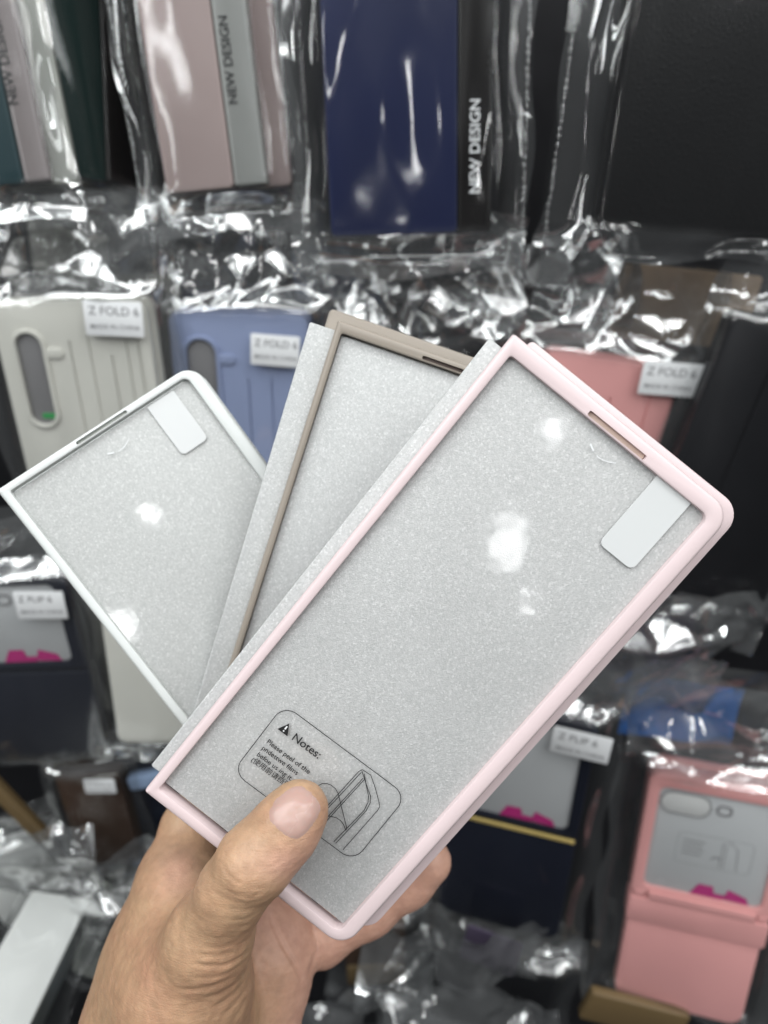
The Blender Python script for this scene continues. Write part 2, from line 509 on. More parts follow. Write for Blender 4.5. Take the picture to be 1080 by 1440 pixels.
MAT = {
    'pink': plastic('pale_pink_plastic', (0.68, 0.555, 0.562), 0.36, 0.03, 0.04),
    'taupe': plastic('taupe_plastic', (0.30, 0.262, 0.222), 0.38, 0.05, 0.05),
    'white': plastic('white_plastic', (0.66, 0.68, 0.67), 0.33, 0.03, 0.04),
    'dark_gap': plastic('dark_gap', (0.13, 0.10, 0.09), 0.5, 0.1),
    'slot_floor': plastic('slot_floor', (0.56, 0.44, 0.37), 0.5, 0.1),
    'foam': foam_material(),
    'film': clear_material('clear_film', (0.985, 0.985, 0.98), 1.0, 0.0, 0.04, 0.03, 24.0, 0.02),
    'film_wavy': clear_material('clear_film_wavy', (0.985, 0.98, 0.98), 1.0, 0.0, 0.075, 0.13, 40.0, 0.01),
    'tab': None,
    'ink': plastic('black_ink', (0.012, 0.012, 0.013), 0.6, 0.0, 0.0),
    'bag': clear_material('bag_film', (0.975, 0.98, 0.98), 1.2, 0.004, 0.07, 0.04, 45.0, 0.0, 0.004, True),
    'bag_clear': clear_material('bag_film_taut', (0.95, 0.955, 0.955), 0.9, 0.01, 0.10, 0.25, 70.0, 0.0, 0.01),
    'sticker': plastic('white_sticker', (0.72, 0.73, 0.74), 0.45, 0.03),
    'sticker_ink': plastic('grey_ink', (0.20, 0.20, 0.21), 0.6, 0.0, 0.0),
    'cream': plastic('cream_plastic', (0.66, 0.65, 0.595), 0.42, 0.05),
    'blue': plastic('lavender_blue_plastic', (0.28, 0.335, 0.52), 0.4, 0.05),
    'salmon': plastic('salmon_pink_plastic', (0.82, 0.385, 0.372), 0.38, 0.05),
    'navy': plastic('navy_plastic', (0.006, 0.008, 0.018), 0.45, 0.15),
    'black': plastic('black_plastic', (0.007, 0.007, 0.009), 0.45, 0.2),
    'window': plastic('frosted_window', (0.52, 0.53, 0.54), 0.25, 0.05, 0.03),
    'window_pale': plastic('pale_window', (0.66, 0.66, 0.65), 0.25, 0.05, 0.03),
    'magenta': plastic('magenta_print', (0.50, 0.03, 0.20), 0.4, 0.1),
    'gold': plastic('gold_trim', (0.60, 0.45, 0.16), 0.3, 0.1),
    'brown': leather_material('brown_leather', (0.050, 0.028, 0.018), 0.5),
    'bronze': plastic('bronze_card', (0.14, 0.095, 0.045), 0.4, 0.1),
    'tan': plastic('tan_card', (0.52, 0.37, 0.25), 0.4, 0.1),
    'royal': plastic('royal_blue_card', (0.018, 0.17, 0.60), 0.18, 0.1),
    'dusty_pink': leather_material('dusty_pink_leather', (0.36, 0.285, 0.275), 0.5, 500, 0.12),
    'navy_leather': leather_material('navy_leather', (0.010, 0.015, 0.055), 0.38, 500, 0.15),
    'teal_leather': leather_material('dark_teal_leather', (0.012, 0.035, 0.042), 0.45, 500, 0.15),
    'green_leather': leather_material('dark_green_leather', (0.010, 0.026, 0.024), 0.45, 500, 0.15),
    'black_leather': leather_material('black_leather', (0.010, 0.010, 0.011), 0.5, 300, 0.4),
    'spine_grey': plastic('grey_spine', (0.27, 0.275, 0.265), 0.22, 0.1),
    'spine_mauve': plastic('mauve_spine', (0.21, 0.185, 0.185), 0.22, 0.15),
    'spine_black': plastic('black_spine', (0.007, 0.006, 0.006), 0.25, 0.1),
    'edge_grey': plastic('grey_edge', (0.30, 0.31, 0.285), 0.2, 0.1),
    'lavender': plastic('lavender_plastic', (0.07, 0.055, 0.09), 0.4, 0.1),
    'wall': plastic('dark_wall', (0.012, 0.012, 0.014), 0.5, 0.3),
    'box_white': plastic('white_carton', (0.76, 0.77, 0.75), 0.45, 0.05),
    'box_side': plastic('grey_carton', (0.20, 0.22, 0.21), 0.45, 0.1),
    'pale_blue': plastic('pale_blue_plastic', (0.30, 0.40, 0.58), 0.4, 0.1),
    'nail': plastic('nail_plate', (0.44, 0.285, 0.245), 0.28, 0.05, 0.02, 600, 0.5, 0.2),
    'green': plastic('green_dot', (0.03, 0.30, 0.08), 0.4, 0.0),
    'steel': plastic('hook_steel', (0.35, 0.35, 0.36), 0.3, 0.1),
    'camera_hole': plastic('grey_cutout', (0.22, 0.215, 0.22), 0.4, 0.08),
}
def tab_material():
    m, nt, ns, lk, p = mat('pull_tab_paper')
    p.inputs['Base Color'].default_value = (0.66, 0.67, 0.67, 1)
    p.inputs['Roughness'].default_value = 0.4
    p.inputs['Alpha'].default_value = 0.9
    return m
MAT['tab'] = tab_material()
MAT['skin'] = skin_material()
MAT['bead'] = clear_material('bag_seam', (0.85, 0.86, 0.86), 1.6, 0.05, 0.09, 0.0, 1, 0, 0.05)

#BODY
# ------------------------------------------------------------------ the wall behind the rack
slab('wall', -1.2, 1.2, -0.9, 0.9, 0.001, -0.02, 0.0, MAT['wall'], None)
wall = bpy.data.objects['wall']
wall.matrix_world = Matrix.Translation((0, 0.50, 1.30)) @ Euler((math.radians(90), 0, 0)).to_matrix().to_4x4()
tag(wall, 'dark back panel of the shop rack behind the hanging cases', None, None, 'structure')

# ------------------------------------------------------------------ the three fold cases in the hand
CW, CL = 0.072, 0.160
def fold_case(M, colour, label, film='film', slot=(.0042, .0028), slot_mat='slot_floor', arc=True, shell_off=(0.0050, 0.0030, 0.2)):
    root = empty('phone_case', M)
    tag(root, label, 'phone case', 'fanned phone cases held in the hand')
    w, h = CW / 2, CL / 2
    outer = (-w, w, -h, h)
    ro = (.0009, .0062, .0062, .0009)
    inner = (-w + (.0022 if colour == 'taupe' else .0030), w - .0045, -h + .0036, h - slot[0] - .0006)
    ri = (.0008, .0022, .0022, .0008)
    bm = bmesh.new()
    add_frame(bm, outer, ro, inner, ri, -.0042, 0, .0011)
    fr = from_bm('frame', bm, [MAT[colour]], root)
    if slot:
        c1 = slab('cutter', -.0088, .0096, h - slot[0], h - slot[1], .0004, -.0030, .0010, MAT['slot_floor'], root, .00005, 3)
        bpy.context.view_layer.update()
        cut(fr, [c1])
        slab('speaker_slot', -.0086, .0094, h - slot[0] + .00005, h - slot[1] - .00005, .0004, -.0029, -.0012, MAT[slot_mat], fr, .0001, 3)
    # faint ribs where the mould parts meet
    bm = bmesh.new()
    xs = np.linspace(inner[0] - .0006, inner[1] + .0006, 40)
    ys = np.linspace(inner[2] - .0006, inner[3] + .0006, 80)
    X, Y = np.meshgrid(xs, ys)
    Z = -.0016 + (.00003 if film == 'film' else .00006) * (np.sin(X * 95 + Y * 40) + np.sin(Y * 70 - X * 30 + 1))
    bm.free()
    fl = grid_mesh('clear_film', xs, ys, Z, MAT[film], root) if film else None
    if arc:
        bm = bmesh.new()
        pts = [(-.0036 + .0086 * t, h - .0088 - .0016 * math.sin(math.pi * t)) for t in np.linspace(0, 1, 20)]
        ribbon(bm, pts[8:], .00022, -.00125)
        ribbon(bm, pts[1:6], .00045, -.00122)
        from_bm('notch_glint', bm, MAT['sticker'], fl)  # white lines drawn as the glint along the film's notch edge
    sh = None
    bm = bmesh.new()
    add_slab(bm, -w + shell_off[0], w + shell_off[0], -h + shell_off[1], h + shell_off[1], (.0016, .0062, .0062, .0016), -.0102, -.0078, .0010, 8)
    sh = from_bm('back_shell', bm, MAT[colour], root)
    sh.rotation_euler.z = math.radians(shell_off[2])
    return root, fr, fl

def foam(M, x0, x1, y0, y1, z0, z1, label, rot=0.0):
    nx, ny = 30, 60
    bm = bmesh.new()
    add_slab(bm, x0, x1, y0, y1, .0006, z0, z1, .0004, 3)
    o = from_bm('foam_sheet', bm, MAT['foam'])
    o.matrix_world = M @ Matrix.Rotation(math.radians(rot), 4, 'Z')
    tag(o, label, 'foam sheet', 'foam sheets packed in the phone cases')
    return o

M_pink = pose((7.7, 1.0, -38.9), (.0105, -.0394, -.1888))
M_taupe = pose((7.3, 6.2, -17.85), (-0.00480, -0.02935, -0.22339))
M_white = pose((7.3, 12.0, 36.83), (-0.04464, -0.03697, -0.23478))

pink, pink_frame, pink_film = fold_case(M_pink, 'pink', 'pale pink fold phone case at the front of the fan, with the printed notes box', 'film_wavy')
taupe, taupe_frame, taupe_film = fold_case(M_taupe, 'taupe', 'taupe fold phone case between the pink and white ones', None, (.0029, .0018), 'dark_gap', False, (-.0030, .0035, 0.4))
white, white_frame, white_film = fold_case(M_white, 'white', 'white fold phone case at the back of the fan, turned the other way', 'film', (.0020, .0009), 'edge_grey', True, (.0012, 0, 0))
h = CL / 2
foam(M_pink, -.0333, .0318, -.0749, .0768, -.0040, -.0019, 'grey foam sheet seen through the film of the pink case')
foam(M_pink, -.0395, .0330, -.0750, .0762, -.0072, -.0045, 'foam sheet sticking out along the spine of the pink case', 0.4)
foam(M_taupe, -.0337, .0318, -.0560, .0762, -.0040, -.0019, 'foam sheet framed by the taupe case')
foam(M_taupe, -.0430, .0300, -.0560, .0775, -.0072, -.0045, 'wide foam strip sticking out beside the taupe frame', 0.7)
foam(M_white, -.0333, .0318, -.0760, .0768, -.0040, -.0019, 'foam sheet seen through the film of the white case')

# pull tabs on the films
def pull_tab(x0, x1, y0, y1, parent, rot=0):
    bm = bmesh.new()
    add_slab(bm, x0, x1, y0, y1, (.0003, .0003, .0018, .0018), -.00135, -.00120, .00004, 5)
    o = from_bm('pull_tab', bm, MAT['tab'], parent, smooth=False)
    return o
pull_tab(.0150, .0262, .0528, .0762, pink_film)
pull_tab(.0154, .0255, .0572, .0762, white_film)

# notes printed on the pink case's film
def notes(parent):
    bm = bmesh.new()
    z = -.00118
    ribbon(bm, rrect(-.0208, .0212, -.0124, .0124, .0042, 8), .00022, z, True)
    T = lambda x, y: Matrix.Translation((x, y, z))
    add_text(bm, 'Notes:', .0034, T(-.0136, .0056), .008)
    y = .0004
    for s, sq in (('Please peel of the', 1.0), ('pndettwe films', 1.0), ('befoe us ing it.', 1.0)):
        add_text(bm, s, .00205, T(-.0184, y), .010, sq)
        y -= .00235
    add_text(bm, '(使用前请撕膜)', .00208, T(-.0188, y + .0001), .004)
    # warning triangle with a cut-out exclamation mark
    t = [(-.0182, .0056), (-.0148, .0056), (-.0165, .0089)]
    def tri_faces():
        vs = [bm.verts.new((a, b, z)) for a, b in t]
        bm.faces.new(vs)
    tri_faces()
    # peel drawing: a phone in perspective with a lifted film
    def L(pts): ribbon(bm, pts, .00020, z)
    L([(.0070, .0108), (.0098, .0110), (.0130, .0088), (.0162, .0062), (.0172, .0052), (.0174, .0040), (.0168, -.0114)])
    L([(.0071, .0105), (.0100, .0084), (.0135, .0060), (.0145, .0044), (.0150, .0018), (.0141, -.0112)])
    L([(.0082, .0102), (.0104, .0080), (.0129, .0058), (.0139, .0042), (.0145, .0016), (.0134, -.0112)])
    L([(.0070, .0108), (.0066, .0097), (.0057, -.0051), (.0054, -.0096)])
    L([(.0073, .0100), (.0062, -.0057)])
    L([(.0087, .0090), (.0076, -.0086)])
    L([(.0092, .0088), (.0081, -.0093)])
    L([(.0000, -.0030), (.0002, -.0009), (.0008, .0006), (.0017, .0014), (.0031, .0018), (.0046, .0017), (.0060, .0010), (.0079, -.0006), (.0137, -.0055), (.0141, -.0063)])
    L([(.0066, -.0071), (.0076, -.0061), (.0085, -.0055), (.0098, -.0050), (.0111, -.0049), (.0125, -.0053), (.0134, -.0059), (.0141, -.0063)])
    vs = [bm.verts.new((a, b, z)) for a, b in ((.0021, -.0028), (.0039, -.0022), (.0045, -.0031), (.0032, -.0034))]
    bm.faces.new(vs)
    o = from_bm('printed_notes', bm, MAT['ink'], parent, smooth=False)
    o.location = (0.0002, -.0461, 0)
    o.rotation_euler.z = math.radians(2.0)
    bm = bmesh.new()
    ribbon(bm, [(-.0165, .0079), (-.0165, .0068)], .00042, z + .00003)
    ribbon(bm, [(-.0165, .0064), (-.0165, .0060)], .00042, z + .00003)
    e = from_bm('exclamation_mark', bm, MAT['sticker'], parent, smooth=False)
    e.location = o.location
    e.rotation_euler = o.rotation_euler
    return o
notes(pink_film)

# ------------------------------------------------------------------ the hand
def smin(a, b, k):
    hh = np.clip(0.5 + 0.5 * (b - a) / k, 0, 1)
    return b + (a - b) * hh - k * hh * (1 - hh)

def make_hand():
    import openvdb
    def P(px, py, d): return np.array(lens(px, py, d))
    vox = 0.0006
    lo = np.array([-.130, -.245, -.305]); hi = np.array([.040, -.062, -.165])
    n = np.ceil((hi - lo) / vox).astype(int)
    ax = [lo[i] + vox * np.arange(n[i]) for i in range(3)]
    X, Y, Z = np.meshgrid(*[a.astype(np.float32) for a in ax], indexing='ij')
    def cone(a, b, ra, rb, sq=None):
        a = np.asarray(a, np.float32); b = np.asarray(b, np.float32)
        d = b - a; L2 = float(d @ d)
        t = np.clip(((X - a[0]) * d[0] + (Y - a[1]) * d[1] + (Z - a[2]) * d[2]) / L2, 0, 1)
        r = ra + (rb - ra) * t
        return np.sqrt((X - a[0] - d[0] * t) ** 2 + (Y - a[1] - d[1] * t) ** 2 + (Z - a[2] - d[2] * t) ** 2) - r
    def chain(pts, k=.004):
        f = None
        for (a, ra), (b, rb) in zip(pts, pts[1:]):
            c = cone(a, b, ra, rb)
            f = c if f is None else smin(f, c, k)
        return f
    # thumb lying over the front of the pink case
    thumb = chain([(P(423, 1137, .1862), .0072), (P(407, 1157, .1860), .0081), (P(388, 1181, .1860), .0083),
                   (P(357, 1213, .1850), .0092), (P(328, 1251, .1880), .0088), (P(294, 1318, .1965), .0112)], .004)
    thenar = chain([(P(294, 1318, .1965), .0114), (P(264, 1395, .2080), .0168), (P(240, 1480, .2220), .0215)], .010)
    # back of the hand and the index knuckle, at the outer side
    index_root = chain([(P(252, 1238, .2380), .0128), (P(228, 1330, .2360), .0136), (P(204, 1450, .2350), .0164)], .010)
    web = chain([(P(258, 1270, .2270), .0120), (P(246, 1370, .2230), .0150), (P(225, 1480, .2260), .0200)], .006)
    index = chain([(P(252, 1238, .2380), .0124), (P(268, 1165, .2480), .0098), (P(320, 1075, .2720), .0090),
                   (P(400, 990, .2760), .0080), (P(470, 950, .2760), .0072)], .004)
    palm = chain([(P(350, 1290, .2500), .0130), (P(372, 1345, .2470), .0140), (P(352, 1450, .2460), .0170)], .010)
    palm2 = chain([(P(300, 1290, .2560), .0130), (P(290, 1400, .2560), .0170)], .010)
    heel = chain([(P(405, 1310, .2520), .0100), (P(388, 1385, .2460), .0085), (P(362, 1460, .2460), .0110)], .008)
    middle = chain([(P(300, 1270, .2600), .0120), (P(370, 1170, .2800), .0095), (P(470, 1110, .2830), .0086), (P(550, 1080, .2800), .0075)], .004)
    ring = chain([(P(360, 1280, .2600), .0115), (P(440, 1210, .2810), .0094), (P(530, 1165, .2820), .0085), (P(600, 1135, .2780), .0075)], .004)
    little = chain([(P(400, 1316, .2560), .0100), (P(452, 1318, .2560), .0092), (P(520, 1278, .2560), .0086), (P(575, 1240, .2545), .0082), (P(604, 1212, .2520), .0077)], .004)
    arm = chain([(P(270, 1420, .2360), .0240), (P(285, 1530, .2450), .0290), (P(290, 1700, .2600), .0300)], .010)
    f = smin(thenar, arm, .012)
    f = smin(f, index_root, .020)
    f = smin(f, thumb, .005)
    f = smin(f, web, .016)
    f2 = smin(palm, palm2, .010)
    f2 = smin(f2, heel, .006)
    f2 = smin(f2, ring, .003)
    f2 = smin(f2, middle, .003)
    f2 = smin(f2, little, .0025)
    f2 = smin(f2, arm, .006)
    f = smin(f, index, .004)
    f = smin(f, f2, .0025)
    # the flat thumb pad pressed on the film, and the frame's edge
    fl = pose((7.7, 1.0, -38.9), (.0105, -.0394, -.1888))
    f = f.astype(np.float32)
    g = openvdb.FloatGrid()
    g.background = 0.01
    g.copyFromArray(np.clip(f, -.01, .01))
    g.transform = openvdb.createLinearTransform(voxelSize=vox)
    pts, quads = g.convertToQuads(0.0)
    pts = np.asarray(pts) + lo
    # keep away from the cut faces at the lower limit of the block (below the frame)
    me = bpy.data.meshes.new('hand')
    me.from_pydata(pts.tolist(), [], np.asarray(quads)[:, ::-1].tolist())
    bm = bmesh.new(); bm.from_mesh(me)
    for _ in range(5):
        bmesh.ops.smooth_vert(bm, verts=bm.verts, factor=0.5, use_axis_x=True, use_axis_y=True, use_axis_z=True)
    bmesh.ops.recalc_face_normals(bm, faces=bm.faces)
    bm.to_mesh(me); bm.free()
    nv = len(me.vertices)
    co = np.empty(nv * 3); me.vertices.foreach_get('co', co); co = co.reshape(-1, 3)
    no = np.empty(nv * 3); me.vertex_normals.foreach_get('vector', no); no = no.reshape(-1, 3)
    # wrinkles and folds, carved along curves in the skin
    px = 540 + 1000 * co[:, 0] / -co[:, 2]; py = 720 - 1000 * co[:, 1] / -co[:, 2]
    facing = (-(co * no).sum(1) / np.linalg.norm(co, axis=1))
    disp = np.zeros(nv)
    front = facing > 0.05
    rnd = random.Random(3)
    def crease(pts, depth, wid, dmax=None, dmin=None):
        nonlocal disp
        p = np.array(pts, float)
        # smooth the polyline
        t = np.linspace(0, len(p) - 1, 40)
        q = np.stack([np.interp(t, np.arange(len(p)), p[:, i]) for i in (0, 1)], 1)
        for _ in range(6): q[1:-1] = (q[:-2] + 2 * q[1:-1] + q[2:]) / 4
        best = np.full(nv, 1e9); tt = np.zeros(nv)
        sel = front & (px > q[:, 0].min() - 20) & (px < q[:, 0].max() + 20) & (py > q[:, 1].min() - 20) & (py < q[:, 1].max() + 20)
        if dmax: sel &= (-co[:, 2] < dmax)
        if dmin: sel &= (-co[:, 2] > dmin)
        ii = np.nonzero(sel)[0]
        if len(ii) == 0: return
        A = np.stack([px[ii], py[ii]], 1)
        D = np.full(len(ii), 1e9); T = np.zeros(len(ii))
        for k in range(39):
            a, b = q[k], q[k + 1]
            d = b - a; l2 = d @ d + 1e-9
            s = np.clip(((A - a) @ d) / l2, 0, 1)
            dd = np.linalg.norm(A - a - s[:, None] * d, axis=1)
            m = dd < D
            D[m] = dd[m]; T[m] = (k + s[m]) / 39
        taper = np.clip(np.minimum(T, 1 - T) * 5, 0, 1)
        x = D / wid
        prof = np.exp(-x * x) - 0.35 * np.exp(-((x - 2.0) ** 2))
        disp[ii] -= depth * 0.32 * taper * prof
    TH = .212
    for c, d, w in [
        ([(309, 1204), (311, 1192), (320, 1180), (338, 1172)], .00035, 2.6),
        ([(312, 1211), (318, 1226), (332, 1240), (352, 1248)], .0006, 2.6),
        ([(316, 1190), (330, 1196), (338, 1190)], .0003, 2.2),
        ([(336, 1206), (346, 1222), (342, 1238), (330, 1244)], .0004, 2.4),
        ([(345, 1186), (352, 1206), (350, 1226)], .0002, 2.4),
        ([(366, 1226), (388, 1216), (402, 1206)], .0003, 2.4),
        ([(352, 1248), (366, 1250), (380, 1246)], .0004, 2.4),
        ([(300, 1240), (322, 1254), (350, 1262), (372, 1256)], .0002, 2.4),
        ([(296, 1254), (322, 1266), (350, 1272), (366, 1266)], .0002, 2.4),
        ([(292, 1270), (318, 1279), (345, 1282), (361, 1276)], .0002, 2.4),
        ([(290, 1286), (316, 1292), (342, 1294), (358, 1286)], .0002, 2.4),
        ([(284, 1300), (312, 1305), (340, 1305), (356, 1296)], .0002, 2.4),
        ([(286, 1316), (310, 1320), (338, 1317), (355, 1306)], .0002, 2.4),
        ([(280, 1330), (306, 1333), (334, 1329), (355, 1316)], .0002, 2.6),
        ([(262, 1352), (290, 1359), (318, 1358), (342, 1346), (356, 1326)], .0008, 3.0),
        ([(262, 1340), (290, 1345), (316, 1343), (340, 1334)], .0004, 2.6),
        ([(270, 1374), (296, 1377), (322, 1370), (344, 1354), (356, 1338)], .0006, 2.8),
        ([(240, 1388), (264, 1392), (290, 1390), (318, 1380), (340, 1365)], .0008, 3.0),
        ([(282, 1404), (308, 1398), (330, 1384), (350, 1362)], .0006, 2.8),
        ([(294, 1420), (316, 1408), (336, 1392), (352, 1372)], .0006, 2.8),
        ([(306, 1434), (326, 1416), (344, 1394), (353, 1380)], .0005, 2.6),
        ([(324, 1440), (338, 1420), (350, 1396)], .0005, 2.6),
        ([(248, 1262), (258, 1254), (270, 1246), (284, 1238)], .0004, 3.0),
    ]:
        crease(c, d, w, dmax=.226)
    for c, d, w in [
        ([(378, 1280), (384, 1300), (394, 1322), (408, 1346), (424, 1374), (428, 1392)], .0014, 3.0),
        ([(362, 1300), (372, 1318), (386, 1336)], .0004, 2.4),
        ([(436, 1300), (446, 1320), (447, 1336), (440, 1352), (432, 1372)], .0010, 2.8),
        ([(354, 1392), (358, 1416), (356, 1440)], .0006, 3.0),
    ]:
        crease(c, d, w, dmin=.212)
    # fine skin relief
    for i in range(nv):
        v = Vector(co[i])
        disp[i] += 0.00012 * noise.fractal(v * 480, 1.0, 2.0, 3) + 0.00025 * noise.noise(v * 110)
    co2 = co + no * disp[:, None]
    me.vertices.foreach_set('co', co2.ravel())
    me.update()
    at = me.attributes.new('flush', 'FLOAT', 'POINT')
    dep = -co[:, 2]
    fl_ = np.zeros(nv)
    fl_ += 0.85 * np.clip((dep - .226) / .012, 0, 1) * (px > 345)
    fl_ += 0.75 * np.exp(-(((px - 405) / 45) ** 2 + ((py - 1215) / 28) ** 2)) * (dep < .2)
    fl_ += 0.55 * np.exp(-(((px - 250) / 28) ** 2 + ((py - 1225) / 34) ** 2))
    fl_ += 0.4 * np.exp(-(((px - 440) / 20) ** 2 + ((py - 1180) / 26) ** 2)) * (dep < .2)
    at.data.foreach_set('value', np.clip(fl_, 0, 1).astype(np.float32))
    o = link('hand', me, MAT['skin'])
    o.matrix_world = CM
    tag(o, 'bare hand gripping the fanned phone cases, thumb across the pink one', 'hand')
    # thumbnail laid on the thumb
    bv = BVHTree.FromPolygons([Vector(c) for c in co2], [tuple(p.vertices) for p in me.polygons])
    c0 = np.array([414.5, 1142.5]); u = np.array([.64, -.77]); v = np.array([.77, .64])
    na, nr = 48, 12
    bmn = bmesh.new()
    rows = []
    for r in range(nr + 1):
        row = []
        for a in range(na):
            th = 2 * math.pi * a / na
            cs, sn = math.cos(th), math.sin(th)
            e = 2.0 / 2.9
            A = math.copysign(abs(cs) ** e, cs) * (42 if cs > 0 else 36)
            B = math.copysign(abs(sn) ** e, sn) * (34 if cs < 0 else 34)
            k = (r / nr)
            p = c0 + u * A * k + v * B * k
            ray = Vector(((p[0] - 540) / 1000, (720 - p[1]) / 1000, -1)).normalized()
            hit = bv.ray_cast(Vector((0, 0, 0)), ray)
            pos, nn = hit[0], hit[1]
            if pos is None or pos.z < -.2:
                row.append(None); continue
            edge = 1 - max(0, (k - .86) / .14)
            row.append(bmn.verts.new(pos - ray * (0.00055 * edge - .00015)))
        rows.append(row)
    for r in range(nr):
        for a in range(na):
            b = (a + 1) % na
            q = [rows[r][a], rows[r][b], rows[r + 1][b], rows[r + 1][a]]
            if all(q):
                try: bmn.faces.new(q)
                except ValueError: pass
    bmesh.ops.remove_doubles(bmn, verts=bmn.verts, dist=1e-6)
    for _ in range(6):
        bmesh.ops.smooth_vert(bmn, verts=[w for w in bmn.verts if not w.is_boundary], factor=0.5, use_axis_x=True, use_axis_y=True, use_axis_z=True)
    nl = from_bm('thumbnail', bmn, MAT['nail'], o)
    return o
make_hand()

# ------------------------------------------------------------------ plastic bags
def crumple(X, Y, seed, scale=0.024):
    """creased film: flat facets meeting in sharp folds, long ones and short ones mixed"""
    from mathutils.geometry import delaunay_2d_cdt
    r = np.random.RandomState(seed)
    x0, x1, y0, y1 = X.min() - .03, X.max() + .03, Y.min() - .03, Y.max() + .03
    n = max(12, int((x1 - x0) * (y1 - y0) / scale ** 2 * .55))
    P_ = np.stack([r.uniform(x0, x1, n), r.uniform(y0, y1, n)], 1)
    # a few puckers from which folds radiate
    for k in range(max(2, n // 14)):
        c = np.array([r.uniform(X.min(), X.max()), r.uniform(Y.min(), Y.max())])
        P_ = P_[np.linalg.norm(P_ - c, axis=1) > scale * 1.3]
        P_ = np.vstack([P_, c])
        for j in range(6):
            a_ = j * 1.05 + r.uniform(0, .6)
            P_ = np.vstack([P_, c + scale * r.uniform(1.2, 2.4) * np.array([math.cos(a_), math.sin(a_)])])
    P_ = np.vstack([P_, [[x0, y0], [x1, y0], [x1, y1], [x0, y1]]])
    res = delaunay_2d_cdt([Vector(p) for p in P_], [], [], 0, 1e-6)
    V = np.array([tuple(v) for v in res[0]])
    hz = r.uniform(-1, 1, len(V)) * scale * .36
    H = np.zeros_like(X)
    for f in res[2]:
        if len(f) != 3: continue
        A, B, C = V[f[0]], V[f[1]], V[f[2]]
        den = (B[1] - C[1]) * (A[0] - C[0]) + (C[0] - B[0]) * (A[1] - C[1])
        if abs(den) < 1e-12: continue
        u = ((B[1] - C[1]) * (X - C[0]) + (C[0] - B[0]) * (Y - C[1])) / den
        v = ((C[1] - A[1]) * (X - C[0]) + (A[0] - C[0]) * (Y - C[1])) / den
        m = (u >= -1e-9) & (v >= -1e-9) & (u + v <= 1 + 1e-9)
        H[m] = (u * hz[f[0]] + v * hz[f[1]] + (1 - u - v) * hz[f[2]])[m]
    # each facet is a little bowed
    H += .0006 * np.sin(X * 160 + seed) * np.sin(Y * 140 + seed * .7) * .3
    return H - H.mean()

def smooth01(x):
    x = np.clip(x, 0, 1)
    return x * x * (3 - 2 * x)

def layer_attr(o, a):
    at = o.data.attributes.new('layers', 'FLOAT', 'POINT')
    at.data.foreach_set('value', np.asarray(a, np.float32).ravel())

def bag(M, cw, ch, thick, label, top=.05, bottom=.03, side=.012, seed=1, amp=1.0, streak=.0003, step=.0017, group='clear plastic bags round the packed cases',
        name='plastic_bag', taut='bag_clear', puff=.004, seam=0, haze=0.0):
    """a clear bag round a case of cw x ch x thick whose front is at z = 0"""
    root = empty(name, M)
    tag(root, label, 'plastic bag', group)
    xs = np.arange(-cw / 2 - side, cw / 2 + side + step, step)
    ys = np.arange(-ch / 2 - bottom, ch / 2 + top + step, step)
    X, Y = np.meshgrid(xs, ys)
    r = np.random.RandomState(seed + 50)
    dx = np.abs(X) - cw / 2
    dyt = Y - ch / 2; dyb = -Y - ch / 2
    sd = np.maximum(np.maximum(dx, 0), np.maximum(np.maximum(dyt, dyb), 0))
    w = smooth01(sd / .012)
    wf = smooth01((np.maximum(dyt, dyb) + .004) / .014)
    cr = crumple(X, Y, seed) * amp
    st = np.zeros_like(X)
    for i in range(9):
        f = r.uniform(40, 260)
        lean = r.uniform(-.25, .25)
        env = .5 + .5 * np.sin(Y * r.uniform(15, 60) + r.rand() * 6 + X * 20)
        st += np.sin((X + lean * Y) * f + r.rand() * 6) * env / (1 + f / 130)
    bulge = puff * np.cos(np.clip(X / (cw / 2 + side), -1, 1) * math.pi / 2)
    cr = cr + crumple(X, Y, seed + 31, .010) * amp * .55
    Zf = .0016 + (1 - w) * (bulge * .4 + streak * st) + w * (-thick * .45) + cr * wf + w * streak * 2 * st
    Zf = np.maximum(Zf, np.where(sd <= 0.0006, .0009, -1))
    # wavy outline
    X2 = X + w * .002 * np.sin(Y * 90 + seed)
    Y2 = Y + wf * .0025 * np.sin(X * 70 + seed * 2)
    fs = grid_mesh('front_sheet', xs, ys, Zf, MAT['bag'], root, X2, Y2)
    layer_attr(fs, np.clip(wf + .25 * w + haze, 0, 1))
    xs2 = np.arange(-cw / 2 - side, cw / 2 + side + .003, .003); ys2 = np.arange(-ch / 2 - bottom, ch / 2 + top + .003, .003)
    X, Y = np.meshgrid(xs2, ys2)
    sd = np.maximum(np.maximum(np.abs(X) - cw / 2, 0), np.maximum(np.maximum(Y - ch / 2, -Y - ch / 2), 0))
    w = smooth01(sd / .012); wf = smooth01((np.maximum(Y - ch / 2, -Y - ch / 2) + .004) / .014)
    Zb = -thick - .0012 + w * thick * .42 + crumple(X, Y, seed + 9) * amp * .4 * wf - (wf * .003)
    bs = grid_mesh('back_sheet', xs2, ys2, Zb, MAT['bag'], root)
    layer_attr(bs, wf * .4)
    if seam:
        bm = bmesh.new()
        sx = seam * (cw / 2 + side - .0015)
        y = -ch / 2 - bottom * .5
        while y < ch / 2 + top * .8:
            m4 = Matrix.Translation((sx + r.uniform(-.0003, .0003), y, -thick * .45 + .0022)) @ Matrix.Diagonal((1, r.uniform(1, 1.5), .5, 1))
            bmesh.ops.create_uvsphere(bm, u_segments=8, v_segments=5, radius=r.uniform(.0007, .0011), matrix=m4)
            y += r.uniform(.0024, .0036)
        from_bm('seam', bm, MAT['bead'], root)
    return root

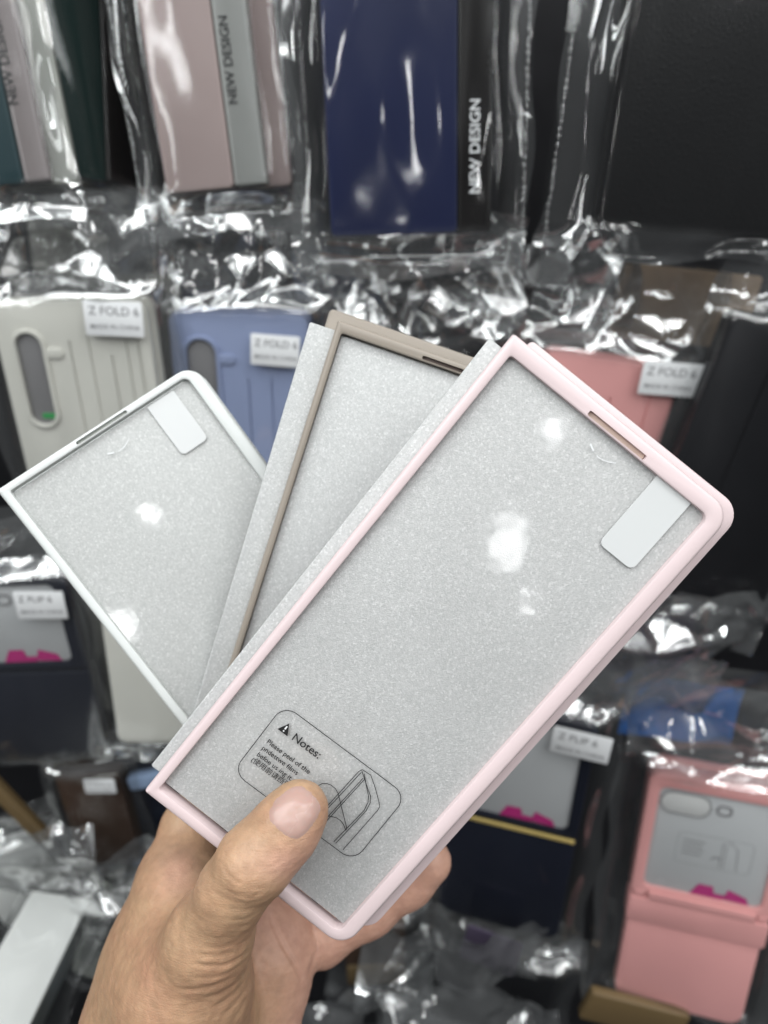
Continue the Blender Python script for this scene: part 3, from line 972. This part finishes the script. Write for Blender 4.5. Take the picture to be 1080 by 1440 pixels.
def sticker(parent, x0, x1, y0, y1, z, lines, rot=0):
    """paper label stuck on the bag; lines = [(text, size, x, y)]"""
    s = slab('sticker', x0, x1, y0, y1, .0008, z, z + .00025, MAT['sticker'], parent, .00005, 3)
    bm = bmesh.new()
    for t, size, x, y in lines:
        add_text(bm, t, size, Matrix.Translation((x, y, z + .0003)), .015)
    from_bm('lettering', bm, MAT['sticker_ink'], s, smooth=False)
    s.rotation_euler.z = math.radians(rot)
    return s

# ------------------------------------------------------------------ wallet cases of the top row
def wallet(M, w, hgt, t, cover, spine, spine_w, text, ink, label, edge=None):
    root = empty('wallet_case', M)
    tag(root, label, 'wallet case', 'wallet cases hanging in the top row')
    x0, x1 = -w / 2, w / 2
    slab('cover', x0, x1 - spine_w + .0004, -hgt / 2, hgt / 2, .0025, -t * .45, 0, MAT[cover], root, .0009)
    slab('back_cover', x0 + .001, x1 + (.0 if not edge else .010), -hgt / 2, hgt / 2, .0025, -t, -t * .62, MAT[edge or cover], root, .0009)
    if spine_w > 0:
        sp = slab('spine', x1 - spine_w + .0006, x1, -hgt / 2 + .0003, hgt / 2 - .0003, .0015, -t * .55, -.0004, MAT[spine], root, .0018)
        if text:
            bm = bmesh.new()
            add_text(bm, text[0], text[1], Matrix.Translation((x1 - spine_w / 2 + text[2], text[3], -.0001)) @ Matrix.Rotation(math.radians(90), 4, 'Z'), .01)
            from_bm('lettering', bm, MAT[ink], sp, smooth=False)
    return root

RT = (PITCH - 3, 0, 0)
def row_pose(px, py, d, roll=0, tilt=PITCH - 3, yaw=0):
    return pose((tilt, yaw, roll), lens(px, py, d))

def place(anchor, px, py, d, eul):
    """the point `anchor` of the item is seen at px, py, d metres away"""
    R = Euler([math.radians(a) for a in eul], 'XYZ').to_matrix()
    return pose(eul, lens(px, py, d) - R @ Vector(anchor))

# --- top row: wallet cases
TT = 14
w_, h_ = .078, .165
M = place((w_ / 2, -h_ / 2, 0), 71, 254, .330, (TT, 4, 7.5))
wallet(M, w_, h_, .014, 'teal_leather', 'spine_mauve', .0125, ('NEW DESIGN', .0062, -.0008, -.050), 'ink', 'dark teal wallet case with a pale mauve spine at the corner of the top row', 'edge_grey')
bag(M, w_, h_, .014, 'clear bag round the teal wallet with the mauve spine', top=.01, bottom=.018, side=.010, seed=3, seam=0)
M = place((.0, -.0825, 0), 118, 250, .352, (TT, 42, 8))
wallet(M, .062, h_, .020, 'green_leather', 'spine_black', .020, None, 'ink', 'dark green wallet case turned sideways between the teal and pink wallets', 'black')
bag(M, .062, h_, .020, 'creased bag round the dark green wallet turned sideways', top=.01, bottom=.022, side=.012, seed=5, seam=1, streak=.0005)
M = place((.025, -h_ / 2, 0), 378, 259, .335, (18, -4, 3.4))
wallet(M, .0485, h_, .016, 'dusty_pink', 'spine_grey', .0165, ('NEW DESIGN', .0058, -.001, -.048), 'ink', 'dusty pink wallet case with a grey spine', 'dusty_pink')
bag(M, .0485, h_, .016, 'clear bag round the dusty pink wallet', top=.01, bottom=.020, side=.016, seed=7, seam=-1, streak=.0004)
M = place((.0375, -h_ / 2, 0), 691, 326, .333, (19, 0, 1.8))
wallet(M, .075, h_, .014, 'navy_leather', 'spine_black', .0165, ('NEW DESIGN', .0064, .0022, -.066), 'sticker', 'navy blue wallet case with a black spine lettered in white', None)
bag(M, .075, h_, .014, 'shiny clear bag round the navy blue wallet', top=.01, bottom=.018, side=.017, seed=12, seam=1, streak=.0008, puff=.0012)
M = place((-.064, -h_ / 2, 0), 842, 320, .320, (23, 8, -0.5))
wallet(M, .128, h_, .018, 'black_leather', 'black', 0, None, 'ink', 'large black grained leather case in the top corner', None)
bag(M, .128, h_, .018, 'clear bag with a beaded seam round the black leather case', top=.01, bottom=.012, side=.024, seed=13, seam=-1, streak=.00010, puff=.0006)

# --- middle row: fold cases with a side camera opening
def side_case(M, w, hgt, t, colour, label, grooves, hole=None, dot=False, step=True):
    root = empty('phone_case', M)
    tag(root, label, 'phone case', 'fold cases hanging in the middle row')
    body = slab('body', -w / 2, w / 2, -hgt / 2, hgt / 2, .006, -t * .45, 0, MAT[colour], root, .0016, 8)
    slab('back_half', -w / 2 + .001, w / 2 + .0008, -hgt / 2 - .001, hgt / 2 + .0008, .006, -t, -t * .55, MAT[colour], root, .0016, 8)
    cs = []
    for gx, y0, y1, wd in grooves:
        cs.append(slab('cutter', gx - wd / 2, gx + wd / 2, y0, y1, .0003, -.0007, .001, MAT[colour], root, .00005, 2))
    if hole:
        x0, x1, y0, y1 = hole
        cs.append(slab('cutter', x0, x1, y0, y1, min(.011, (x1 - x0) * .48), -.0016, .002, MAT[colour], root, .0001, 10))
    bpy.context.view_layer.update()
    if cs: cut(body, cs)
    if hole:
        r = min(.011, (x1 - x0) * .48)
        bm = bmesh.new()
        add_frame(bm, (x0 - .0022, x1 + .0022, y0 - .0022, y1 + .0022), r + .0022, (x0, x1, y0, y1), r, -.001, .0014, .0007, 10)
        # thumb-shaped side bay of the opening
        rim = from_bm('camera_rim', bm, [MAT[colour]], root)
        slab('camera_opening', x0 + .0002, x1 - .0002, y0 + .0002, y1 - .0002, r, -.0015, -.0009, MAT['camera_hole'], root, .0001, 10)
        slab('side_bay', x1 + .0004, x1 + .0105, y1 - .0135, y1 - .0075, .0028, -.0004, .0010, MAT[colour], root, .0006, 8)
        if dot:
            slab('green_mark', x0 + .0055, x1 - .0005, y0 + .0030, y0 + .0060, .001, -.0008, -.0005, MAT['green'], root, .00005, 4)
    return root

TM = 25
FL = 'Z FOLD 6', .0052
M = place((.040, .080, 0), 203, 422, .360, (TM, 0, 0.5))
side_case(M, .080, .160, .016, 'cream', 'cream fold case with a camera opening and green mark',
          [(-.002, -.075, .060, .0012), (.008, -.075, .064, .0010), (.0190, -.075, .052, .0012), (.0275, -.075, .066, .0010), (.0335, -.076, .070, .0014)],
          (-.0300, -.0165, .0150, .0640), True)
b = bag(M, .080, .160, .016, 'clear bag with a white label round the cream fold case', top=.052, bottom=.010, side=.013, seed=17, amp=1.2, streak=.0008, haze=.16)
sticker(b, .006, .0355, .0640, .0815, .0042, [('Z FOLD 6', .0060, .0085, .0745), ('MADE IN CHINA', .0034, .0085, .0675)], -3)
M = place((-.0375, .080, 0), 234, 438, .375, (TM, 0, -1.5))
side_case(M, .075, .160, .016, 'blue', 'lavender blue fold case with a camera opening', [(.004, -.075, .045, .0012), (.0165, -.02, .045, .0010), (.0215, -.075, .02, .0010)],
          (-.0290, -.0130, .0130, .0660))
b = bag(M, .075, .160, .016, 'crinkled bag with a white label round the lavender blue case', top=.056, bottom=.010, side=.010, seed=19, amp=1.5, streak=.0008, haze=.16)
sticker(b, .0035, .0295, .0545, .0710, .0042, [('Z FOLD 6', .0054, .0055, .0645), ('MADE IN CHINA', .0031, .0055, .0580)], -3)
M = place((.0375, .080, 0), 962, 521, .380, (TM, 2, -8))
side_case(M, .075, .160, .016, 'salmon', 'salmon pink fold case behind the corner of the held pink case', [(.024, -.075, .070, .0014), (.003, -.075, .06, .0012)], None)
b = bag(M, .075, .160, .016, 'shiny bag with a white label round the salmon fold case', top=.052, bottom=.010, side=.012, seed=23, amp=1.5, streak=.0008, haze=.16)
sticker(b, .0195, .0545, .0640, .0820, .0042, [('Z FOLD 6', .0062, .0220, .0745), ('MADE IN CHINA', .0034, .0220, .0675)], 4)
M = place((-.040, .080, 0), 1032, 440, .350, (TM, 0, -12))
side_case(M, .080, .160, .018, 'black', 'black fold case with a grey opening at the edge of the rack', [(-.012, -.075, .07, .0014)], (.012, .034, .012, .052))
bag(M, .080, .160, .018, 'clear bag round the black fold case', top=.040, bottom=.012, side=.010, seed=29, amp=1.0)
# the bag whose end shows above the taupe case
M = place((0, .080, 0), 585, 500, .400, (TM, 0, 0))
bag(M, .070, .160, .014, 'bright crumpled bag rising above the taupe case', top=.070, bottom=.01, side=.022, seed=31, amp=2.0)

# --- lower rows: flip cases
def flip_case(M, w, hgt, t, colour, label, win=(.006, .006, .080, .006), edge=None, print_=True, pink_print=True, band=True, group='flip cases hanging in the lower rows'):
    """upper half with a clear window, hinge in the middle, plain lower half with a ledge"""
    root = empty('phone_case', M)
    tag(root, label, 'phone case', group)
    x0, x1, y0, y1 = -w / 2, w / 2, -hgt / 2, hgt / 2
    ym = y0 + hgt * .5
    inner = (x0 + win[0], x1 - win[1], ym + .006, y1 - win[3])
    bm = bmesh.new()
    add_frame(bm, (x0, x1, ym + .0006, y1), (.008, .008, .002, .002), inner, .0045, -t * .6, 0, .0011, 8)
    fr = from_bm('upper_frame', bm, [MAT[colour]], root)
    pn = slab('window_panel', inner[0] + .0002, inner[1] - .0002, inner[2] + .0002, inner[3] - .0002, .0045, -.0030, -.0015, MAT['window'], root, .0003, 8)
    wi = inner[1] - inner[0]; hi = inner[3] - inner[2]
    slab('camera_opening', inner[0] + .0016, inner[0] + wi * .43, inner[3] - .0158, inner[3] - .0024, .0066, -.0014, -.0009, MAT['window_pale'], pn, .0003, 10)
    bm = bmesh.new()
    add_frame(bm, (inner[0] + .0012, inner[0] + wi * .43 + .0005, inner[3] - .0163, inner[3] - .0019), .0070,
              (inner[0] + .0018, inner[0] + wi * .43 - .0002, inner[3] - .0156, inner[3] - .0026), .0064, -.0016, -.0006, .0002, 10)
    from_bm('camera_ring', bm, [MAT['camera_hole']], pn)
    bm = bmesh.new()
    add_frame(bm, (inner[0] + wi * .48, inner[0] + wi * .48 + .0085, inner[3] - .0125, inner[3] - .0055), .003,
              (inner[0] + wi * .48 + .0012, inner[0] + wi * .48 + .0073, inner[3] - .0113, inner[3] - .0067), .002, -.0016, -.0010, .0002, 8)
    from_bm('flash_ring', bm, [MAT['camera_hole']], pn)
    if print_:
        bm = bmesh.new()
        z = -.00135
        cx, cy = inner[0] + wi * .22, inner[2] + hi * .30
        ribbon(bm, [(p[0] + cx, p[1] + cy) for p in rrect(0, .040, 0, .021, .003, 6)], .00022, z, True)
        for k in range(4):
            ribbon(bm, [(cx + .003, cy + .016 - k * .0030), (cx + .0145 - .001 * (k % 2), cy + .016 - k * .0030)], .0008, z)
        ribbon(bm, [(cx + .024, cy + .001), (cx + .024, cy + .018), (cx + .028, cy + .0195), (cx + .032, cy + .015), (cx + .033, cy + .001)], .0005, z)
        ribbon(bm, [(cx + .026, cy + .001), (cx + .026, cy + .017)], .0004, z)
        ribbon(bm, [(cx + .019, cy + .006), (cx + .021, cy + .008), (cx + .024, cy + .007)], .0010, z)
        from_bm('printed_notes', bm, MAT['camera_hole'], pn, smooth=False)
    if pink_print:
        bm = bmesh.new()
        z = -.00115
        bx, by = inner[0] + wi * .40, inner[2] + .0006
        for pts in ([(bx, by), (bx + .004, by + .008), (bx + .012, by + .008), (bx + .013, by + .003), (bx + .010, by)],
                    [(bx + .018, by + .0005), (bx + .020, by + .008), (bx + .030, by + .0045), (bx + .032, by)],
                    [(bx + .010, by), (bx + .012, by + .0035), (bx + .020, by + .0035), (bx + .018, by)]):
            bm.faces.new([bm.verts.new((a, c, z)) for a, c in pts])
        from_bm('magenta_card', bm, MAT['magenta'], pn, smooth=False)
    if band:
        hg = slab('hinge', x0 + .010, x1 - .008, ym - .0030, ym + .0034, .0015, -t * .5, .0012, MAT[colour], root, .0008, 5)
        slab('hinge_pin', x0 + .002, x0 + .0085, ym - .0018, ym + .0022, .0012, -t * .5, .0004, MAT[colour], root, .0006, 5)
        slab('hinge_pin', x1 - .0072, x1 - .0015, ym - .0018, ym + .0022, .0012, -t * .5, .0004, MAT[colour], root, .0006, 5)
        slab('ledge', x0, x1, ym - .0205, ym - .0026, .0022, -t * .6, .0004, MAT[colour], root, .0010, 6)
        slab('lower_half', x0 + .0014, x1 - .0014, y0, ym - .0190, (.001, .001, .009, .009), -t * .6, -.0014, MAT[colour], root, .0012, 8)
    else:
        slab('lower_half', x0, x1, y0, ym - .0004, (.0015, .0015, .009, .009), -t * .6, .0002, MAT[colour], root, .0014, 8)
    if edge:
        slab('gold_edge', x0 + .001, x1 - .001, ym - .0010, ym + .0012, .0005, -.001, .0010, MAT[edge], root, .0003, 3)
    slab('back_half', x0 + .001, x1 - .0006, ym - .004, y1 + .0005, .008, -t, -t * .66, MAT[colour], root, .0015, 8)
    return root

M = pose((18.0, -13.2, -6.5), (.1835, -.2295, -.4142))
flip_case(M, .077, .168, .020, 'salmon', 'salmon pink flip case with a clear window at the bottom corner', (.0065, .0065, 0, .0085))
b = bag(M, .077, .168, .020, 'crumpled bag round the salmon flip case', top=.062, bottom=.012, side=.017, seed=37, amp=1.7, streak=.0008, haze=.16)
M = pose((23.6, -13.3, -8.3), (.0740, -.1842, -.4159))
flip_case(M, .075, .165, .018, 'navy', 'navy flip case with a gold hinge line below the held pink case', (.004, .006, 0, .006), 'gold', False, True, False)
b = bag(M, .075, .165, .018, 'clear bag with a white label round the navy flip case with gold line', top=.045, bottom=.030, side=.014, seed=41, amp=1.2)
sticker(b, .012, .0425, .0640, .0810, .0034, [('Z FLIP 6', .0060, .0150, .0735), ('MADE IN CHINA', .0034, .0150, .0665)], -2)
M = place((.0375, .0600, 0), 92, 812, .372, (TM, 0, 2))
flip_case(M, .075, .120, .018, 'navy', 'short navy flip case with a grey window beside the held white case', (.004, .008, 0, .004), None, False, True, False)
b = bag(M, .075, .120, .018, 'dull clear bag with a white label round the short navy flip case', top=.034, bottom=.010, side=.026, seed=43, amp=1.2, streak=.0008, haze=.16)
sticker(b, .008, .0340, .0380, .0550, .0034, [('Z FLIP 6', .0052, .0100, .0485), ('MADE IN CHINA', .0030, .0100, .0415)], -2)
M = place((-.0375, -.055, 0), 166, 1046, .400, (TM, 3, -1.5))
side_case(M, .075, .110, .016, 'cream', 'cream case half hidden behind the held white case', [(.02, -.05, .05, .001)], None)
bag(M, .075, .110, .016, 'clear bag round the half hidden cream case', top=.02, bottom=.020, side=.014, seed=47, amp=1.5)

def card(name, M, w, hgt, t, colour, label, cat, group=None, r=.002):
    o = slab(name, -w / 2, w / 2, -hgt / 2, hgt / 2, r, -t, 0, MAT[colour], None, .0006, 5)
    o.matrix_world = M
    tag(o, label, cat, group)
    return o
def small_pack(M, w, hgt, t, colour, label, baglabel, seed, top=.02, bottom=.02, side=.012, amp=1.3, lower=None):
    root = empty('wallet_case', M)
    tag(root, label, 'wallet case', 'small cases hanging low on the rack')
    slab('cover', -w / 2, w / 2, -hgt / 2, hgt / 2, .0025, -t * .45, 0, MAT[colour], root, .0009)
    slab('back_cover', -w / 2, w / 2, -hgt / 2, hgt / 2, .0025, -t, -t * .55, MAT[colour], root, .0009)
    if lower:
        slab('lower_band', -w / 2 + .0005, w / 2 - .0005, -hgt / 2 + .0005, -hgt / 2 + hgt * .36, .002, -.001, .0007, MAT[lower], root, .0004)
    return bag(M, w, hgt, t, baglabel, top=top, bottom=bottom, side=side, seed=seed, amp=amp)

b = small_pack(place((-.0195, .0385, 0), 76, 1092, .430, (TM, 0, 2)), .039, .077, .012, 'brown', 'small dark brown case hanging above the white carton', 'clear bag with a label round the small brown case', 53, .012, .024, .010)
sticker(b, -.002, .0165, .0275, .0390, .0034, [('Z FOLD 6', .0036, -.0010, .0338), ('MADE IN CHINA', .0020, -.0010, .0295)], -2)
small_pack(place((0, 0, 0), 205, 1130, .455, (TM, 0, 5)), .034, .080, .014, 'navy', 'narrow dark navy case beside the wrist', 'crumpled bag round the narrow navy case beside the wrist', 57, .03, .03, .016, 2.2)
small_pack(place((0, 0, 0), 528, 1345, .470, (TM, 0, 2)), .040, .058, .012, 'brown', 'brown case with a bronze band hanging under the held pink case', 'clear bag round the brown case with a bronze band', 59, .02, .03, .014, 1.8, 'bronze')
small_pack(place((0, 0, 0), 690, 1400, .470, (TM, -8, -8)), .075, .070, .014, 'black', 'black case at the bottom edge under the navy flip case', 'dark glossy crumpled bag round the black case at the bottom edge', 61, .022, .03, .016, 2.4)
card('display_card', place((0, 0, 0), 962, 432, .415, (TM, 0, -6)), .080, .042, .002, 'tan', 'tan card behind the creased bag above the salmon case', 'display card', 'coloured cards behind the bags')
card('display_card', place((0, 0, 0), 708, 382, .415, (TM, 0, -3)), .013, .030, .002, 'bronze', 'narrow bronze card under the navy wallet', 'display card', 'coloured cards behind the bags')
def foil():
    xs = np.arange(-.033, .033, .0012); ys = np.arange(-.021, .021, .0012)
    X, Y = np.meshgrid(xs, ys)
    o = grid_mesh('foil_wrapper', xs, ys, crumple(X, Y, 5, .022) * 1.0, MAT['royal'], None, X, Y + .002 * np.sin(X * 60))
    o.matrix_world = place((0, 0, 0), 955, 1000, .437, (TM, -8, -5))
    tag(o, 'shiny crumpled royal blue wrapper above the salmon flip case', 'wrapper')
foil()
card('box', place((0, 0, 0), 892, 1432, .440, (TM, 0, -14)), .062, .026, .006, 'bronze', 'bronze box top under the salmon flip case', 'box')
card('display_card', place((0, 0, 0), 20, 1140, .420, (TM, 0, 26)), .008, .060, .006, 'bronze', 'slanted golden strip beside the small brown case', 'display card')
card('display_card', place((0, 0, 0), 690, 1338, .430, (TM, -12, -14)), .034, .030, .0015, 'lavender', 'lavender piece hanging below the navy flip case', 'display card')
card('display_card', place((0, 0, 0), 205, 1100, .440, (TM, 0, 10)), .022, .010, .006, 'pale_blue', 'pale blue piece beside the small brown case', 'display card')
card('display_card', place((0, 0, 0), 172, 1375, .440, (TM, 0, -24)), .016, .060, .006, 'pale_blue', 'pale blue strip beside the wrist', 'display card')

small_pack(place((0, 0, 0), 30, 1245, .470, (TM, 4, 18)), .050, .060, .016, 'box_white', 'white boxed case leaning in the lower corner above the carton', 'crumpled bag round the leaning white boxed case', 111, .02, .02, .014, 1.5)
small_pack(place((0, 0, 0), 145, 1330, .475, (TM, 0, -20)), .034, .080, .016, 'edge_grey', 'grey boxed case between the carton and the wrist', 'crumpled bag round the grey boxed case by the wrist', 113, .02, .02, .014, 1.6)
small_pack(place((0, 0, 0), 590, 1400, .500, (TM, 0, 4)), .034, .060, .012, 'window', 'grey case low in the middle of the bottom edge', 'crumpled bag round the grey case low in the middle', 117, .03, .03, .016, 1.8)
small_pack(place((0, 0, 0), 905, 905, .480, (TM, 0, -6)), .060, .050, .012, 'lavender', 'dim lavender case above the royal blue card', 'crumpled bag round the dim lavender case', 119, .02, .02, .02, 1.8)
card('display_card', place((0, 0, 0), 95, 345, .420, (TM, 0, -4)), .045, .034, .002, 'cream', 'pale card folded inside the bag above the cream case', 'display card', 'coloured cards behind the bags')
card('display_card', place((0, 0, 0), 455, 385, .425, (TM, 0, 4)), .036, .030, .002, 'blue', 'blue card standing in for a reflection in the crumpled bag beside the navy wallet', 'display card', 'coloured cards behind the bags')  # coloured sheet in place of a blue reflection in the bag film
# the long white carton at the bottom corner, pointing at the viewer
def carton():
    a, b_ = lens(86, 1258, .430), lens(-42, 1500, .330)
    y = (a - b_).normalized()
    x = Vector((1, -0.25, .12)); x = (x - y * x.dot(y)).normalized()
    z = x.cross(y)
    R = Matrix((x, y, z)).transposed().to_4x4()
    Mx = CM @ Matrix.Translation((a + b_) / 2) @ R
    L_ = (a - b_).length
    root = empty('carton', Mx)
    tag(root, 'long white carton lying at the bottom corner beside the wrist', 'carton')
    slab('lid', -.017, .017, -L_ / 2, L_ / 2, .0015, -.002, 0, MAT['box_white'], root, .0006)
    slab('tray', -.0165, .0165, -L_ / 2, L_ / 2, .0015, -.028, -.0022, MAT['box_side'], root, .0006)
    bag(Mx, .034, L_, .028, 'clear bag round the long white carton', top=.02, bottom=.01, side=.012, seed=67, amp=1.4, streak=.0012)
carton()

# loose crumpled bag flaps that fill the gaps of the rack
def loose_bag(px, py, d, w, hgt, seed, label, amp=2.0, roll=0, tilt=TM):
    M = place((0, 0, 0), px, py, d, (tilt, 0, roll))
    xs = np.arange(-w / 2, w / 2, .0017); ys = np.arange(-hgt / 2, hgt / 2, .0017)
    X, Y = np.meshgrid(xs, ys)
    Z = crumple(X, Y, seed) * amp + crumple(X, Y, seed + 31, .010) * amp * .55
    root = empty('plastic_bag', M)
    tag(root, label, 'plastic bag', 'clear plastic bags round the packed cases')
    fs = grid_mesh('front_sheet', xs, ys, Z + .004, MAT['bag'], root, X + .003 * np.sin(Y * 80 + seed), Y + .003 * np.sin(X * 70))
    layer_attr(fs, np.ones_like(X))
loose_bag(120, 330, .400, .100, .045, 71, 'folded bag end above the cream fold case', 1.6)
loose_bag(330, 330, .400, .080, .050, 73, 'folded bag end between the pink wallet and the lavender blue case', 2.0)
loose_bag(585, 400, .385, .120, .048, 79, 'crumpled bag end under the navy wallet', 2.2)
loose_bag(800, 400, .405, .080, .050, 83, 'folded bag end above the salmon fold case', 2.2)
loose_bag(960, 880, .420, .100, .045, 89, 'crumpled bag end beside the lower corner of the pink case', 2.2)
loose_bag(660, 1420, .440, .110, .040, 97, 'crumpled bag end at the bottom edge', 2.2)
loose_bag(60, 770, .400, .080, .030, 101, 'folded bag end above the short navy flip case', 1.6)
loose_bag(190, 1230, .440, .050, .060, 103, 'crumpled bag end beside the thumb base', 2.2)
loose_bag(440, 1420, .470, .070, .050, 107, 'crumpled bag end under the palm', 2.0)
loose_bag(55, 1205, .425, .075, .050, 121, 'crumpled bag end over the leaning white boxed case', 1.6)
loose_bag(150, 1300, .425, .040, .060, 127, 'crumpled bag end between the carton and the wrist', 1.8)
loose_bag(690, 1338, .418, .060, .045, 131, 'crumpled bag end over the lavender piece', 1.6)
loose_bag(905, 960, .430, .090, .040, 137, 'crumpled bag end over the blue wrapper', 1.8)
loose_bag(560, 1340, .450, .050, .060, 139, 'crumpled bag end beside the fingertip', 1.8)
